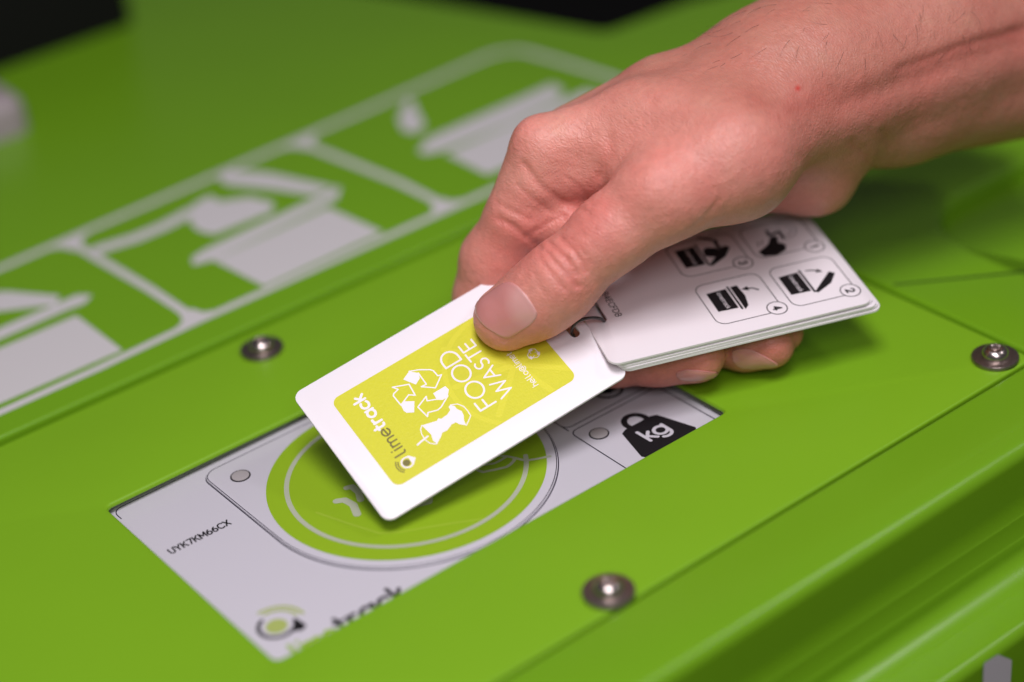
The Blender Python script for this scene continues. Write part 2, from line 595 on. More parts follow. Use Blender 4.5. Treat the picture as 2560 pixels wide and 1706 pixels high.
VN = Art(PX - 44, PY - 44, PX + 44, PY + 44, .16)
VN.stroke([(-96.4, -28.8), (-93.0, -39.2), (-90.5, -46), (-88.9, -50.5), (-84.1, -54.4), (-71.1, -61.7), (-62.3, -67.2)], .8)
VN.mesh('pad_vein_print', mat('pad_pale_vein', (.31, .47, .03), .4), TR, ident, -3.23)

# pictogram decals on the lid
ZD = ZR + .06
a = Art(-300, 78, 165, 200, .5)
W5 = 4.6
a.stroke([(-300, 174), (-99, 175), (-30, 178.5), (66, 183.4), (120, 187.2)] + arc(134, 177, 15, 95, 5, 10, 11) + [(152, 160), (156, 127), (155, 104)] + arc(142, 100, 12, 0, -90, 8) + [(60, 88), (15, 87.6), (-40, 87.4), (-68, 87.2), (-107, 85.4), (-300, 84)], 3.4)
for x0, x1 in ((-73.2, -68.2), (33, 40.5)):
    a.stroke([(x0, 176), (x1 - 1, 120), (x1, 88)], 3.6)
for cx, cy, sx in ((-73.2, 175, 1), (-73.2, 175, -1), (-68, 88, 1), (-68, 88, -1), (33, 180, 1), (33, 180, -1), (40, 89, 1), (40, 89, -1)):
    up = -1 if cy > 130 else 1
    a.poly([(cx, cy), (cx + 9 * sx, cy), (cx + 4 * sx, cy + 3 * up), (cx + 2.5 * sx, cy + 8 * up), (cx, cy + 9 * up)])
on_lid(a.mesh('frame_decal', DECAL, housing, ident, ZD))


def decal(name, polys, rnd=1.2, strokes=()):
    allp = np.array([q for P in polys for q in P] + [q for P, _ in strokes for q in P], float)
    b0, b1 = allp.min(0) - 6, allp.max(0) + 6
    A = Art(b0[0], b0[1], b1[0], b1[1], .4)
    for P in polys:
        A.poly(P, rnd=rnd)
    for P, w_ in strokes:
        A.stroke(P, w_)
    return on_lid(A.mesh(name, DECAL, housing, ident, ZD))


decal('bin_decal', [[(-180, 91), (-97, 90.4), (-97.4, 121.6), (-170, 121.6)], [(-175, 127.4), (-97, 129.2), (-91, 128.6), (-87, 131.4), (-90.3, 134.6), (-175, 133.2)],
                    [(-98.5, 136), (-95.4, 139.5), (-107, 156), (-140, 185), (-150, 185), (-150, 172), (-114, 146)]], .8)
decal('bin_decal', [[(-41.5, 119.6), (8.4, 122.2), (11.6, 92.6), (-38.8, 91.2)], [(-48.5, 123.4), (-46.4, 127.4), (-40, 129.2), (14, 132.6), (21.0, 133.6), (15.0, 127), (-42, 121.4)],
                    [(-5.6, 178.4), (0, 177.2), (8.4, 165), (16.6, 143), (19.2, 136), (11.4, 136.6), (3, 153), (-7, 169.6)]], .8)
decal('hand_bag_decal', [[(-24, 164), (-17.6, 165), (-17.6, 158.4), (-7.4, 152.6), (-3.8, 142), (-8, 137.2), (-31.6, 138), (-33.8, 144), (-33, 152)]], .8,
      [([(-28, 160), (-41.9, 157.6), (-54, 157.4), (-68, 160)], 6.5)])
decal('bin_decal', [[(67, 125), (140, 128), (143, 100), (67, 100)], [(60.8, 135.6), (70, 141.4), (134, 143.4), (134, 137), (127, 131.4), (101, 129), (66, 129.8), (61, 132.4)]], .8)
decal('drop_decal', [[(85.4, 176.8), (73.2, 166), (68.2, 155.6), (70, 151.4), (75, 153.6), (80.4, 166)]], 1.2)

# white decal on the lower front wall
A = Art(20, -75, 50, -40, .3)
A.poly([(24.6, -42.2), (30.6, -42.6), (37, -48.6), (37, -70), (24.6, -70)])
o = A.mesh('arrow_decal', DECAL, housing, ident, 0)
# stand the decal on the front wall of the ledge
for v in o.data.vertices:
    z = v.co.y
    v.co = (v.co.x, -177.55 * MM, z)

# pale latch and black box at the far end of the housing
latch = slab('latch_block', rrect(-130, 276, -37, 318, 8), [], 20, ZR - .2, 7, PALE, housing, seg=6)

# screws with washers
def torx_screw(x, y, rot):
    s = empty('screw', Matrix.Translation((x * MM, y * MM, 0)))
    s.parent = housing
    lathe('washer', [(3.0, .0), (7.05, .0), (7.3, .2), (7.3, 1.1), (7.1, 1.4), (6.7, 1.5), (3.0, 1.5)], WASHM, s, 56)
    # button head with a six lobed socket
    V, F = [], []
    n = 72
    prof_ = [(4.2, 1.5, 0), (4.2, 1.9, 0), (4.1, 2.5, 0), (3.8, 3.2, 0), (3.3, 3.8, 0), (2.75, 4.15, 0), (2.3, 4.3, 0), (1.75, 4.32, .25), (1.6, 4.2, .28), (1.55, 2.6, .28), (.1, 2.5, 0)]
    for r, z, l in prof_:
        for k in range(n):
            t = 2 * math.pi * k / n
            rr = r + l * math.cos(6 * t + rot)
            V.append((rr * math.cos(t) * MM, rr * math.sin(t) * MM, z * MM))
    for i in range(len(prof_) - 1):
        for k in range(n):
            b_ = i * n + (k + 1) % n
            F.append((i * n + k, b_, b_ + n, i * n + k + n))
    F.append(tuple(range((len(prof_) - 1) * n, len(prof_) * n)))
    h = obj('screw_head', V, F, STEEL, s, smooth=45)
    return s


for i, (x, y) in enumerate(((-61.5, 56.9), (-62.1, -121.0), (97.0, -119.2))):
    torx_screw(x, y, i * 1.1)

bx = slab('black_box', rrect(-300, 347, 50, 440, 6), [], 62, ZR, 6, BLACK, None, seg=5)
tag(bx, 'black plastic box standing on the far left of the green lid', 'box')

# ------------------------------------------------------------------ cards
FR = np.array([[0.970210473446193, 0.06163338285157646, -0.23429247391562197], [-0.13946114561719233, 0.9328744387530694, -0.33210822089193864], [0.19809650698160863, 0.3548895710487206, 0.9136800130693163]])
FO = np.array([-88.09783703591825, -54.14096914239144, 1.9944053425454626])
SR = np.array([[0.939114431620503, 0.3423331256635014, -0.029531599947375586], [-0.3431584173475766, 0.9300463904336742, -0.1313621415952123], [-0.017503854591479226, 0.13349810004033907, 0.9908944809412015]])
SO = np.array([-10.282448919421313, -64.34849585614177, 23.74894250808694])


def frame(R, O):
    m = Matrix.Identity(4)
    for i in range(3):
        for j in range(3):
            m[i][j] = R[i][j]
        m[i][3] = O[i] * MM
    return m


def stadium(cx, cy, L, wd):
    return [(cx + math.copysign(wd / 2 * abs(math.cos(t)), math.cos(t)), cy + (L / 2 - wd / 2) * (1 if math.sin(t) >= 0 else -1) + wd / 2 * math.sin(t)) for t in [2 * math.pi * (k + .5) / 24 for k in range(24)]]


CARD = rrect(0, 0, 85.6, 54, 3.2)
fc = slab('access_card', CARD, [cw(stadium(85.6 - 4.6, 27, 13.5, 3.0))], 0, -.76, .12, CARDM, None, seg=2)
fc.matrix_world = frame(FR, FO)
tag(fc, 'white plastic card with yellow green FOOD WASTE label held under the thumb', 'card')
fmap = lambda s, t: (85.6 - t, s)
A = Art(0, 0, 54, 86, .12)
A.poly(rrect(8.1, 13.2, 45.2, 77.2, 2.6))
lab = A.mesh('printed_label', LABELM, fc, fmap, .03)
# pale lime segments behind the words
A = Art(8.1, 13.2, 45.2, 77.2, .15)
c0 = (23.2, 25.8)
for q in ((11.0, 39.5), (8.6, 22.0), (27.0, 44.5), (22.0, 13.5), (40.5, 40), (44.8, 26), (38, 14.5), (12.5, 13.6)):
    dx, dy = q[0] - c0[0], q[1] - c0[1]
    A.stroke([(c0[0] + dx * .08, c0[1] + dy * .08), q], 1.9)
A.stroke(arc(c0[0], c0[1], 21, 0, 360, 60), 1.6)
box_ = Art(8.1, 13.2, 45.2, 77.2, .15).poly(rrect(8.4, 13.5, 44.9, 76.9, 2.4))
A.d = np.maximum(A.d, box_.d)
A.mesh('lime_vein_print', LABELV, fc, fmap, .05)
A = Art(8, 13, 46, 78, .09)
A.text('FOOD', 15.5, 37.6, 5.45, .62, 23.6, gap=.2)
A.text('WASTE', 15.4, 31.2, 4.5, .55, 23.0, gap=.2)
A.text('hello@limet', 13.1, 24.0, 1.3, .24, 14.5, True, gap=.3)
A.text('track', 28.0, 68.4, 2.45, .8, 13.6, True, gap=.36)
for P in ([(37.9, 50.7), (33.0, 50.9), (33.2, 52.6), (30.3, 49.4), (33.2, 45.4), (33.5, 46.5), (35.8, 46.6), (36.7, 47.1), (38.8, 50.0), (40.0, 52.6)],
          [(38.2, 59.7), (36.1, 55.1), (31.7, 55.7), (33.0, 57.2), (31.3, 61.0), (35.4, 61.1), (36.0, 60.6), (36.5, 58.7), (38.2, 59.7)],
          [(26.7, 51.3), (27.9, 53.9), (29.4, 53.3), (27.7, 57.3), (23.2, 56.8), (24.3, 55.9), (23.3, 53.1), (23.6, 51.7), (25.7, 48.0), (25.6, 49.9), (26.7, 51.3)]):
    A.stroke(P, .42)
for P in ([(38.6, 55.6), (40.0, 52.6), (37.9, 50.7), (36.0, 51.3), (34.8, 53.5)], [(31.3, 61.0), (31.8, 59.5), (30.1, 57.0), (26.8, 59.2), (28.0, 61.1), (29.0, 61.4)],
          [(29.1, 51.0), (29.1, 46.7), (27.4, 46.5), (25.7, 48.0), (25.4, 49.3), (26.7, 51.3)],
          [(21.6, 59.8), (20.3, 55.3), (20.8, 54.6), (20.1, 53.9), (20.3, 51.7), (21.1, 50.1), (22.3, 49.9), (22.6, 49.1), (21.5, 48.3), (20.2, 48.3), (18.8, 47.6), (17.2, 47.9), (15.7, 48.8), (13.8, 49.2), (15.3, 50.6), (16.5, 51.1), (16.7, 52.6), (16.3, 53.2), (15.7, 54.8), (15.9, 56.3), (15.0, 57.3), (13.6, 59.6), (15.2, 60.0), (17.3, 59.3), (19.7, 59.6)]):
    A.poly(P)
for P, w_ in (([(22.6, 49.1), (21.6, 47.2), (19.8, 46.2), (17.7, 46.1), (15.9, 46.3), (14.8, 47.7), (13.8, 49.2)], .3), ([(21.6, 59.8), (20.6, 60.9), (18.9, 61.5), (16.9, 61.7), (15.0, 61.2), (13.9, 60.1), (13.6, 59.6)], .3),
              ([(17.4, 60.4), (17.0, 63.1), (16.7, 64.4)], .6)):
    A.stroke(P, w_)
# small recycling mark
for ang in (0, 120, 240):
    c_, s_ = math.cos(math.radians(ang)), math.sin(math.radians(ang))
    rp = lambda P: [(23.0 + x * c_ - y * s_, 19.0 + x * s_ + y * c_) for x, y in P]
    A.stroke(rp([(-1.2, 1.0), (-.4, 1.9), (.6, 1.7), (1.4, .6), (.5, .5)]), .2)
    A.poly(rp([(-1.5, 1.5), (-.5, 2.0), (-.1, 1.2), (-.9, .8)]))
# lime drop outline
A.stroke(arc(13.45, 70.0, 1.75, 215, -35, 16) + [(14.9, 68.6)], .5)
A.poly([(13.4, 67.4), (15.2, 68.8), (11.9, 68.9)], rnd=.15)
A.mesh('white_lettering', WHITEP, fc, fmap, .07)
A = Art(8, 64, 32, 78, .09)
A.text('lime', 16.9, 68.4, 2.45, .55, 10.4, True, gap=.36)
A.poly(arc(13.45, 70.3, 1.15, 0, 360, 20))
for rr in (2.5, 3.2):
    A.stroke(arc(13.45, 70.3, rr, 50, 135, 10), .36)
A.mesh('olive_lettering', OLIVE, fc, fmap, .07)

# stack of cards, the upper one printed
names = ['topmost white card of the fanned stack, printed with four step pictograms',
         'white card directly beneath the pictogram card in the fanned stack',
         'blank white card in the middle of the fanned stack, third from its top',
         'white card just above the lowest one in the fanned stack',
         'lowest white card of the fanned stack, resting on the fingertips']
slide = [(0, 0, 0), (1.3, .25, .3), (2.2, .1, -.2), (3.0, -.15, .1), (3.5, -.1, -.15)]
sm = None
for i in range(5):
    if sm is None:
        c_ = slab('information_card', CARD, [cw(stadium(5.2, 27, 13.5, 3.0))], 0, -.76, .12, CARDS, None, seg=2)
        sm = c_
        first = c_
    else:
        c_ = sm.copy()
        link(c_)
    dx, dy, rz = slide[i]
    c_.matrix_world = frame(SR, SO) @ Matrix.Translation((dx * MM, dy * MM, -i * .84 * MM)) @ Matrix.Rotation(math.radians(rz), 4, 'Z')
    tag(c_, names[i], 'card', 'white cards fanned in a stack')
smap = lambda s, t: (t, 54 - s)
A = Art(0, 0, 54, 85.6, .1)


def box_icon(u, v, lid):
    """bin pictogram: u = reading direction, v = up"""
    A.poly([(u, v), (u + 9.6, v), (u + 9.9, v + 6.6), (u - .3, v + 6.6)])
    A.stroke([(u - .9, v + 7.45), (u + 10.6, v + 7.45)], .75)
    if lid == 'closed':
        A.poly([(u - .5, v + 8.4), (u - .6, v + 10.4), (u + 4.8, v + 10.8), (u + 9.6, v + 9.8), (u + 11.0, v + 8.4)], rnd=.15)
    else:
        A.poly([(u + 10.6, v + 7.8), (u + 11.3, v + 8.2), (u + 8.2, v + 14), (u + 4.2, v + 17.2), (u + 2.9, v + 16.0), (u + 6.6, v + 12)], rnd=.15)


for (u0, v0, u1, v1) in ((27.4, 62, 48.1, 83.4), (27.4, 37.0, 48.1, 58.5), (4.5, 62, 21.4, 83.4), (4.5, 36.5, 22.2, 59.2)):
    A.stroke(rrect(u0, v0, u1, v1, 3.2) + [rrect(u0, v0, u1, v1, 3.2)[0]], .3)
for u, v, n_ in ((46.4, 81.5, '2'), (46.4, 56.9, '4'), (21.4, 81.3, '1'), (21.3, 56.7, '3')):
    A.poly(arc(u, v, 3.1, 0, 360, 30), cut=True)
    A.stroke(arc(u, v, 3.1, 0, 360, 40), .34)
    wd_ = GU[n_][0] * 2.5
    A.text(n_, u - wd_ / 2, v - 1.25, 2.5, .62)
box_icon(32.2, 39.5, 'closed')
box_icon(32.4, 63.7, 'open')
box_icon(7.9, 38.9, 'open')
A.stroke([(35.9, 55.4), (34.6, 54.2), (34.0, 52.6)], .6)
A.poly([(33.9, 50.4), (35.2, 52.6), (33.0, 52.9)])
A.stroke([(32.3, 73.2), (32.7, 75.0), (33.5, 76.4)], .6)
A.poly([(34.5, 77.9), (32.6, 76.8), (34.3, 75.6)])
A.poly([(10.6, 47.9), (9.9, 49.3), (11.1, 51.8), (12.8, 52.9), (14.4, 51.6), (14.9, 49.6), (13.7, 47.3)], rnd=.3)
A.stroke([(4, 49), (6.9, 53.2), (10.2, 52.8), (12.0, 53.6)], 1.3)
A.poly([(18.1, 63.8), (15.3, 68.4), (11.9, 70.6), (12.1, 72.3), (16.7, 70.8), (15.9, 72.0), (17.5, 72.9), (19.7, 71.8), (21.0, 68.5), (20.4, 64.6)], rnd=.3)
A.stroke([(8.2, 70.7), (10.9, 70.4), (9.9, 74.2), (13.6, 74.1)], 1.0)
for rr in (3.0, 4.6):
    A.stroke(arc(9.8, 75.3, rr, -30, 190, 18), .22)
A.stroke([(12.6, 65.6), (15.0, 64.9)], .35)
A.stroke([(12.5, 67.2), (14.6, 66.3)], .35)
for u, v in ((33.0, 42.6), (33.2, 66.8), (8.6, 42.0)):
    A.text('limetrack', u, v, .95, .2, 8.2, True, cut=True, gap=.3)
A.text('B4ECFDB', 20.2, 9.6, 1.9, .3, 12.7, gap=.26)
A.mesh('pictogram_print', INK, first, smap, .04)

# wire loop through both slots
wl = [(-7.9, -43.7, 24.4), (-9.3, -45.4, 27.6), (-8.9, -47.1, 30.5), (-6.6, -48.6, 31.6), (-2.7, -48.2, 30.0), (-0.1, -48.0, 28.4), (2.6, -46.8, 25.2), (4.1, -44.3, 21.5), (1.5, -40.8, 17.9), (-4.2, -41.6, 20.0)]


def smooth_closed(P, n=8):
    out = []
    N = len(P)
    for i in range(N):
        p0, p1, p2, p3 = (Vector(P[(i + k) % N]) for k in (-1, 0, 1, 2))
        for j in range(n):
            t = j / n
            out.append(.5 * ((2 * p1) + (p2 - p0) * t + (2 * p0 - 5 * p1 + 4 * p2 - p3) * t * t + (3 * p1 - p0 - 3 * p2 + p3) * t ** 3))
    return out


wr = tube('wire_loop', smooth_closed(wl), .5, WIRE, None, n=10, closed=True)
tag(wr, 'thin dark wire loop tying the label card to the card stack', 'wire loop')

# ------------------------------------------------------------------ the hand: one skin grown from a distance field
FPX = 4814.08


def cp(u, v, Zd):
    """point of the hand skeleton: sight direction and distance -> camera axes, mm"""
    return np.array([(u - 1280) / FPX * Zd, -(v - 853) / FPX * Zd, -Zd])


def to_world(q):
    return np.asarray(q) @ ROT + CAM


H = .62
lo = np.array([-22., -20., -672.])
hi = np.array([176., 112., -532.])
nx, ny, nz = [int(k) for k in np.ceil((hi - lo) / H)]
gx = (lo[0] + H * np.arange(nx)).astype(np.float32)
gy = (lo[1] + H * np.arange(ny)).astype(np.float32)
gz = (lo[2] + H * np.arange(nz)).astype(np.float32)


def field():
    return np.full((nx, ny, nz), 30., np.float32)


def cone(a, b, ra, rb, D, k):
    """smooth union of a round cone into D"""
    a, b = np.asarray(a, float), np.asarray(b, float)
    pad = k + 3
    mn = np.minimum(a - ra, b - rb) - pad
    mx = np.maximum(a + ra, b + rb) + pad
    s = [slice(max(0, int((mn[i] - lo[i]) / H)), min(n_, max(0, int((mx[i] - lo[i]) / H) + 1))) for i, n_ in enumerate((nx, ny, nz))]
    X, Y, Z = gx[s[0]][:, None, None], gy[s[1]][None, :, None], gz[s[2]][None, None, :]
    if min(len(gx[s[0]]), len(gy[s[1]]), len(gz[s[2]])) == 0:
        return
    ba = b - a
    l2 = ba @ ba
    rr = ra - rb
    a2 = l2 - rr * rr
    il2 = 1 / l2
    px, py, pz = X - a[0], Y - a[1], Z - a[2]
    y = px * ba[0] + py * ba[1] + pz * ba[2]
    z = y - l2
    x2 = (px * l2 - ba[0] * y) ** 2 + (py * l2 - ba[1] * y) ** 2 + (pz * l2 - ba[2] * y) ** 2
    y2 = y * y * l2
    z2 = z * z * l2
    kk = np.sign(rr) * rr * rr * x2
    d1 = np.sqrt(x2 + z2) * il2 - rb
    d2 = np.sqrt(x2 + y2) * il2 - ra
    d3 = (np.sqrt(np.maximum(x2 * a2 * il2, 0)) + y * rr) * il2 - ra
    d = np.where(np.sign(z) * a2 * z2 > kk, d1, np.where(np.sign(y) * a2 * y2 < kk, d2, d3))
    smin_into(D, s, d.astype(np.float32), k)


def smin_into(D, s, d, k):
    e = D[tuple(s)]
    if k <= 0:
        D[tuple(s)] = np.minimum(e, d)
    else:
        h = np.clip(k - np.abs(e - d), 0, None) / k
        D[tuple(s)] = np.minimum(e, d) - h * h * k * .25


def chain(D, pts, k):
    for p0, p1 in zip(pts[:-1], pts[1:]):
        cone(cp(*p0[:3]), cp(*p1[:3]), p0[3], p1[3], D, k)


body = field()
#  u, v, distance, radius (mm)
chain(body, [(1362, 372, 586, 10.2), (1600, 300, 583, 10.5), (1930, 215, 592, 14)], 9)      # index metacarpal
chain(body, [(1440, 340, 600, 10.5), (1660, 240, 598, 11), (1950, 178, 603, 14.5)], 9)        # middle metacarpal
chain(body, [(1500, 340, 615, 10), (1950, 180, 613, 15)], 9)
chain(body, [(1570, 360, 628, 9.5), (1960, 230, 622, 15)], 9)
chain(body, [(1400, 450, 596, 8), (1700, 400, 600, 13), (1950, 300, 602, 17)], 9)           # palm
chain(body, [(1930, 222, 597, 22), (2040, 198, 602, 24.6), (2260, 116, 620, 27.8), (2700, -20, 656, 34)], 16)       # forearm
chain(body, [(2070, 300, 604, 15.5), (2240, 265, 616, 17.5), (2700, 145, 650, 23.5)], 8)          # flexor side
chain(body, [(2080, 290, 586, 9), (2290, 205, 601, 9.5), (2640, 95, 626, 11)], 5)             # tendon
chain(body, [(1565, 400, 581, 9.5), (1720, 330, 578, 13), (1900, 262, 586, 15)], 10)        # web between thumb and index
chain(body, [(1870, 440, 612, 12), (2035, 432, 612, 12.6), (2080, 350, 606, 12)], 6)        # heel of the hand

thumb = field()
chain(thumb, [(1975, 290, 584, 15), (1830, 392, 572, 18.6), (1660, 482, 566, 13.6), (1520, 588, 568, 11.0), (1395, 708, 571.5, 11.2), (1337, 752, 574.5, 10.5), (1266, 796, 578.5, 10.0)], 5)
hand = body
smin_into(hand, [slice(0, nx), slice(0, ny), slice(0, nz)], thumb, 7)
del thumb
index = field()
chain(index, [(1360, 376, 587, 10.4), (1292, 545, 595, 10.0), (1240, 650, 603, 11.2), (1222, 745, 609, 11.0), (1290, 830, 610, 9), (1420, 850, 610, 8.4), (1500, 840, 606, 8)], 3)
chain(index, [(1385, 430, 590, 10.5), (1490, 420, 586, 9.2)], 6)
chain(index, [(1330, 545, 597, 9.6), (1425, 560, 593, 8.8)], 4)                                 # flesh of its palm side
smin_into(hand, [slice(0, nx), slice(0, ny), slice(0, nz)], index, 2.6)
del index
for pts in ([(1440, 400, 612, 9.5), (1300, 650, 628, 9.5), (1420, 860, 612, 9.3), (1540, 893, 599, 9.2), (1640, 886, 594.5, 9.7), (1742, 886, 591, 8.9)],
            [(1520, 400, 626, 9.5), (1450, 640, 645, 9.5), (1660, 815, 614, 8.8), (1810, 850, 603, 8.2), (1860, 860, 598.5, 8.5), (1922, 861, 595.5, 8.0)],
            [(1600, 420, 640, 8), (1700, 650, 650, 8), (1800, 790, 620, 7.5), (1900, 832, 602, 6.6), (1962, 834, 598, 5.6)]):
    fg = field()
    chain(fg, pts, 2.5)
    smin_into(hand, [slice(0, nx), slice(0, ny), slice(0, nz)], fg, .6)
    del fg


def surface_nets(D):
    ins = D < 0
    c = np.zeros((nx - 1, ny - 1, nz - 1), np.int8)
    for i in (0, 1):
        for j in (0, 1):
            for k in (0, 1):
                c += ins[i:nx - 1 + i, j:ny - 1 + j, k:nz - 1 + k]
    cells = np.argwhere((c > 0) & (c < 8))
    vid = np.full(c.shape, -1, np.int32)
    vid[tuple(cells.T)] = np.arange(len(cells))
    acc = np.zeros((len(cells), 3))
    cnt = np.zeros(len(cells))
    cor = [(i, j, k) for i in (0, 1) for j in (0, 1) for k in (0, 1)]
    for p in cor:
        for ax in range(3):
            if p[ax]:
                continue
            q = list(p)
            q[ax] = 1
            da = D[cells[:, 0] + p[0], cells[:, 1] + p[1], cells[:, 2] + p[2]]
            db = D[cells[:, 0] + q[0], cells[:, 1] + q[1], cells[:, 2] + q[2]]
            m_ = (da < 0) != (db < 0)
            t = np.where(m_, da / np.where(m_, da - db, 1), 0)
            pos = np.tile(np.array(p, float), (len(cells), 1))
            pos[:, ax] = t
            acc += pos * m_[:, None]
            cnt += m_
    V = lo + (cells + acc / cnt[:, None]) * H
    Q = []
    for ax in range(3):
        o1, o2 = [(1, 2), (2, 0), (0, 1)][ax]
        s0 = [slice(None)] * 3
        s1 = [slice(None)] * 3
        s0[ax], s1[ax] = slice(0, -1), slice(1, None)
        a_, b_ = ins[tuple(s0)], ins[tuple(s1)]
        for flip, e in ((False, a_ & ~b_), (True, ~a_ & b_)):
            E_ = np.argwhere(e)
            E_ = E_[(E_[:, o1] > 0) & (E_[:, o2] > 0) & (E_[:, o1] < (nx, ny, nz)[o1] - 1) & (E_[:, o2] < (nx, ny, nz)[o2] - 1)]

            def g(d1, d2):
                z_ = E_.copy()
                z_[:, o1] += d1
                z_[:, o2] += d2
                return vid[tuple(z_.T)]
            q = np.stack([g(-1, -1), g(0, -1), g(0, 0), g(-1, 0)], 1)
            if flip:
                q = q[:, ::-1]
            Q.append(q)
    return V, np.concatenate(Q)


HV, HQ = surface_nets(hand)
del hand, body


def vnormals(V, Q):
    n_ = np.cross(V[Q[:, 2]] - V[Q[:, 0]], V[Q[:, 3]] - V[Q[:, 1]])
    N = np.zeros_like(V)
    for k in range(4):
        np.add.at(N, Q[:, k], n_)
    return N / (np.linalg.norm(N, axis=1)[:, None] + 1e-9)


def relax(V, Q, it, lam=.5):
    for _ in range(it):
        S = np.zeros_like(V)
        C_ = np.zeros(len(V))
        for k in range(4):
            np.add.at(S, Q[:, k], V[Q[:, (k + 1) % 4]])
            np.add.at(S, Q[:, (k + 1) % 4], V[Q[:, k]])
            np.add.at(C_, Q[:, k], 1)
            np.add.at(C_, Q[:, (k + 1) % 4], 1)
        V = V + lam * (S / C_[:, None] - V)
    return V


HV = relax(HV, HQ, 6)


def pix(V):
    return np.stack([1280 + FPX * V[:, 0] / -V[:, 2], 853 - FPX * V[:, 1] / -V[:, 2]], 1)


def polydist(P, L):
    d = np.full(len(P), 1e9)
    for a_, b_ in zip(L[:-1], L[1:]):
        a_, b_ = np.array(a_, float), np.array(b_, float)
        ab = b_ - a_
        t = np.clip(((P - a_) @ ab) / (ab @ ab), 0, 1)
        d = np.minimum(d, np.linalg.norm(P - a_ - t[:, None] * ab, axis=1))
    return d


N = vnormals(HV, HQ)
view = HV / np.linalg.norm(HV, axis=1)[:, None]
facing = np.clip(-(N * view).sum(1) * 1.6 + .1, 0, 1)
P = pix(HV)
Zd = -HV[:, 2]
t3 = lambda L, ox, oy, s: [(ox + x / s, oy + y / s) for x, y in L]
creases = []      # polyline, half width px, depth mm, nearest / farthest distance they apply to
th = (1100, 550, 3.92)
for L, w_, dp in (([(1070, 235), (1180, 340), (1290, 450), (1350, 540)], 7, .42), ([(1200, 195), (1320, 300), (1400, 420), (1425, 500)], 7, .36), ([(1290, 190), (1400, 300), (1470, 420)], 6, .2),
                  ([(1050, 320), (1130, 430), (1250, 530), (1345, 650)], 7, .42), ([(985, 360), (1050, 470), (1140, 590), (1210, 680)], 7, .25), ([(930, 520), (960, 640), (1040, 740)], 6, .14), ([(1250, 380), (1230, 440), (1310, 540)], 6, .25)):
    creases.append((t3(L, *th), w_, dp, 500, 585))
ix = (1100, 200, 2.24)
for L, w_, dp in (([(470, 470), (560, 590), (660, 665), (760, 715), (830, 742)], 9, .42), ([(330, 780), (400, 815), (470, 870), (560, 940)], 9, .55), ([(440, 590), (540, 680), (620, 740), (700, 760)], 6, .2),
                  ([(700, 540), (780, 600), (850, 700)], 6, .2), ([(320, 690), (420, 740), (500, 780)], 7, .25), ([(480, 880), (600, 800), (700, 770)], 7, .25), ([(950, 330), (955, 420), (900, 540)], 14, .4)):
    creases.append((t3(L, *ix), w_, dp, 540, 640))
wx = (1600, 0, 2.451)
for L, w_, dp in (([(1300, 872), (1340, 912), (1405, 975)], 9, .35), ([(1490, 815), (1510, 850), (1530, 900)], 9, .3), ([(480, 1230), (400, 1340), (290, 1440), (200, 1480)], 7, .22), ([(560, 1210), (520, 1330), (430, 1420)], 7, .1),
                  ([(1150, 560), (1060, 680), (1020, 800), (1000, 950)], 34, .5), ([(2353, 235), (1900, 390), (1480, 560), (1250, 640)], 30, .9), ([(2353, 180), (1950, 290), (1600, 420)], 12, .4)):
    creases.append((t3(L, *wx), w_, dp, 500, 640))
disp = np.zeros(len(HV))
for L, w_, dp, z0, z1 in creases:
    d = polydist(P, L)
    g = np.exp(-(d / w_) ** 2) * 1.0 - .2 * np.exp(-((d - w_ * 2.1) / (w_ * 1.2)) ** 2)
    disp -= g * dp * ((Zd > z0) & (Zd < z1))


# bumps: thumb base knuckle, veins
for (u, v, r_, h_) in ((1600, 470, 60, 1.0), (1290, 300, 60, .8), (1450, 640, 60, .5), (1300, 490, 50, .7), (1330, 560, 45, .5)):
    disp += h_ * np.exp(-((P[:, 0] - u) ** 2 + (P[:, 1] - v) ** 2) / r_ ** 2) * (Zd < 612)


def vnoise(Q, s, seed):
    r_ = np.random.RandomState(seed)
    T = r_.rand(32, 32, 32)
    q = Q / s
    i = np.floor(q).astype(int)
    f = q - i
    f = f * f * (3 - 2 * f)
    o_ = 0
    for a_ in (0, 1):
        for b_ in (0, 1):
            for c_ in (0, 1):
                wgt = (f[:, 0] if a_ else 1 - f[:, 0]) * (f[:, 1] if b_ else 1 - f[:, 1]) * (f[:, 2] if c_ else 1 - f[:, 2])
                o_ = o_ + wgt * T[(i[:, 0] + a_) % 32, (i[:, 1] + b_) % 32, (i[:, 2] + c_) % 32]
    return o_ - .5


disp = disp * facing + .7 * vnoise(HV, 13, 1) + .16 * vnoise(HV, 4, 2) + .12 * vnoise(HV, 1.6, 3)
# nail bed: sink the skin a little under the thumb nail
NAIL = t3([(690, 597), (760, 640), (850, 735), (920, 840), (968, 925), (905, 1020), (800, 1090), (700, 1150), (640, 1168), (540, 1115), (430, 1045), (358, 950), (332, 870), (355, 800), (480, 708), (600, 625)], *th)
HV = HV + N * disp[:, None]
N = vnormals(HV, HQ)

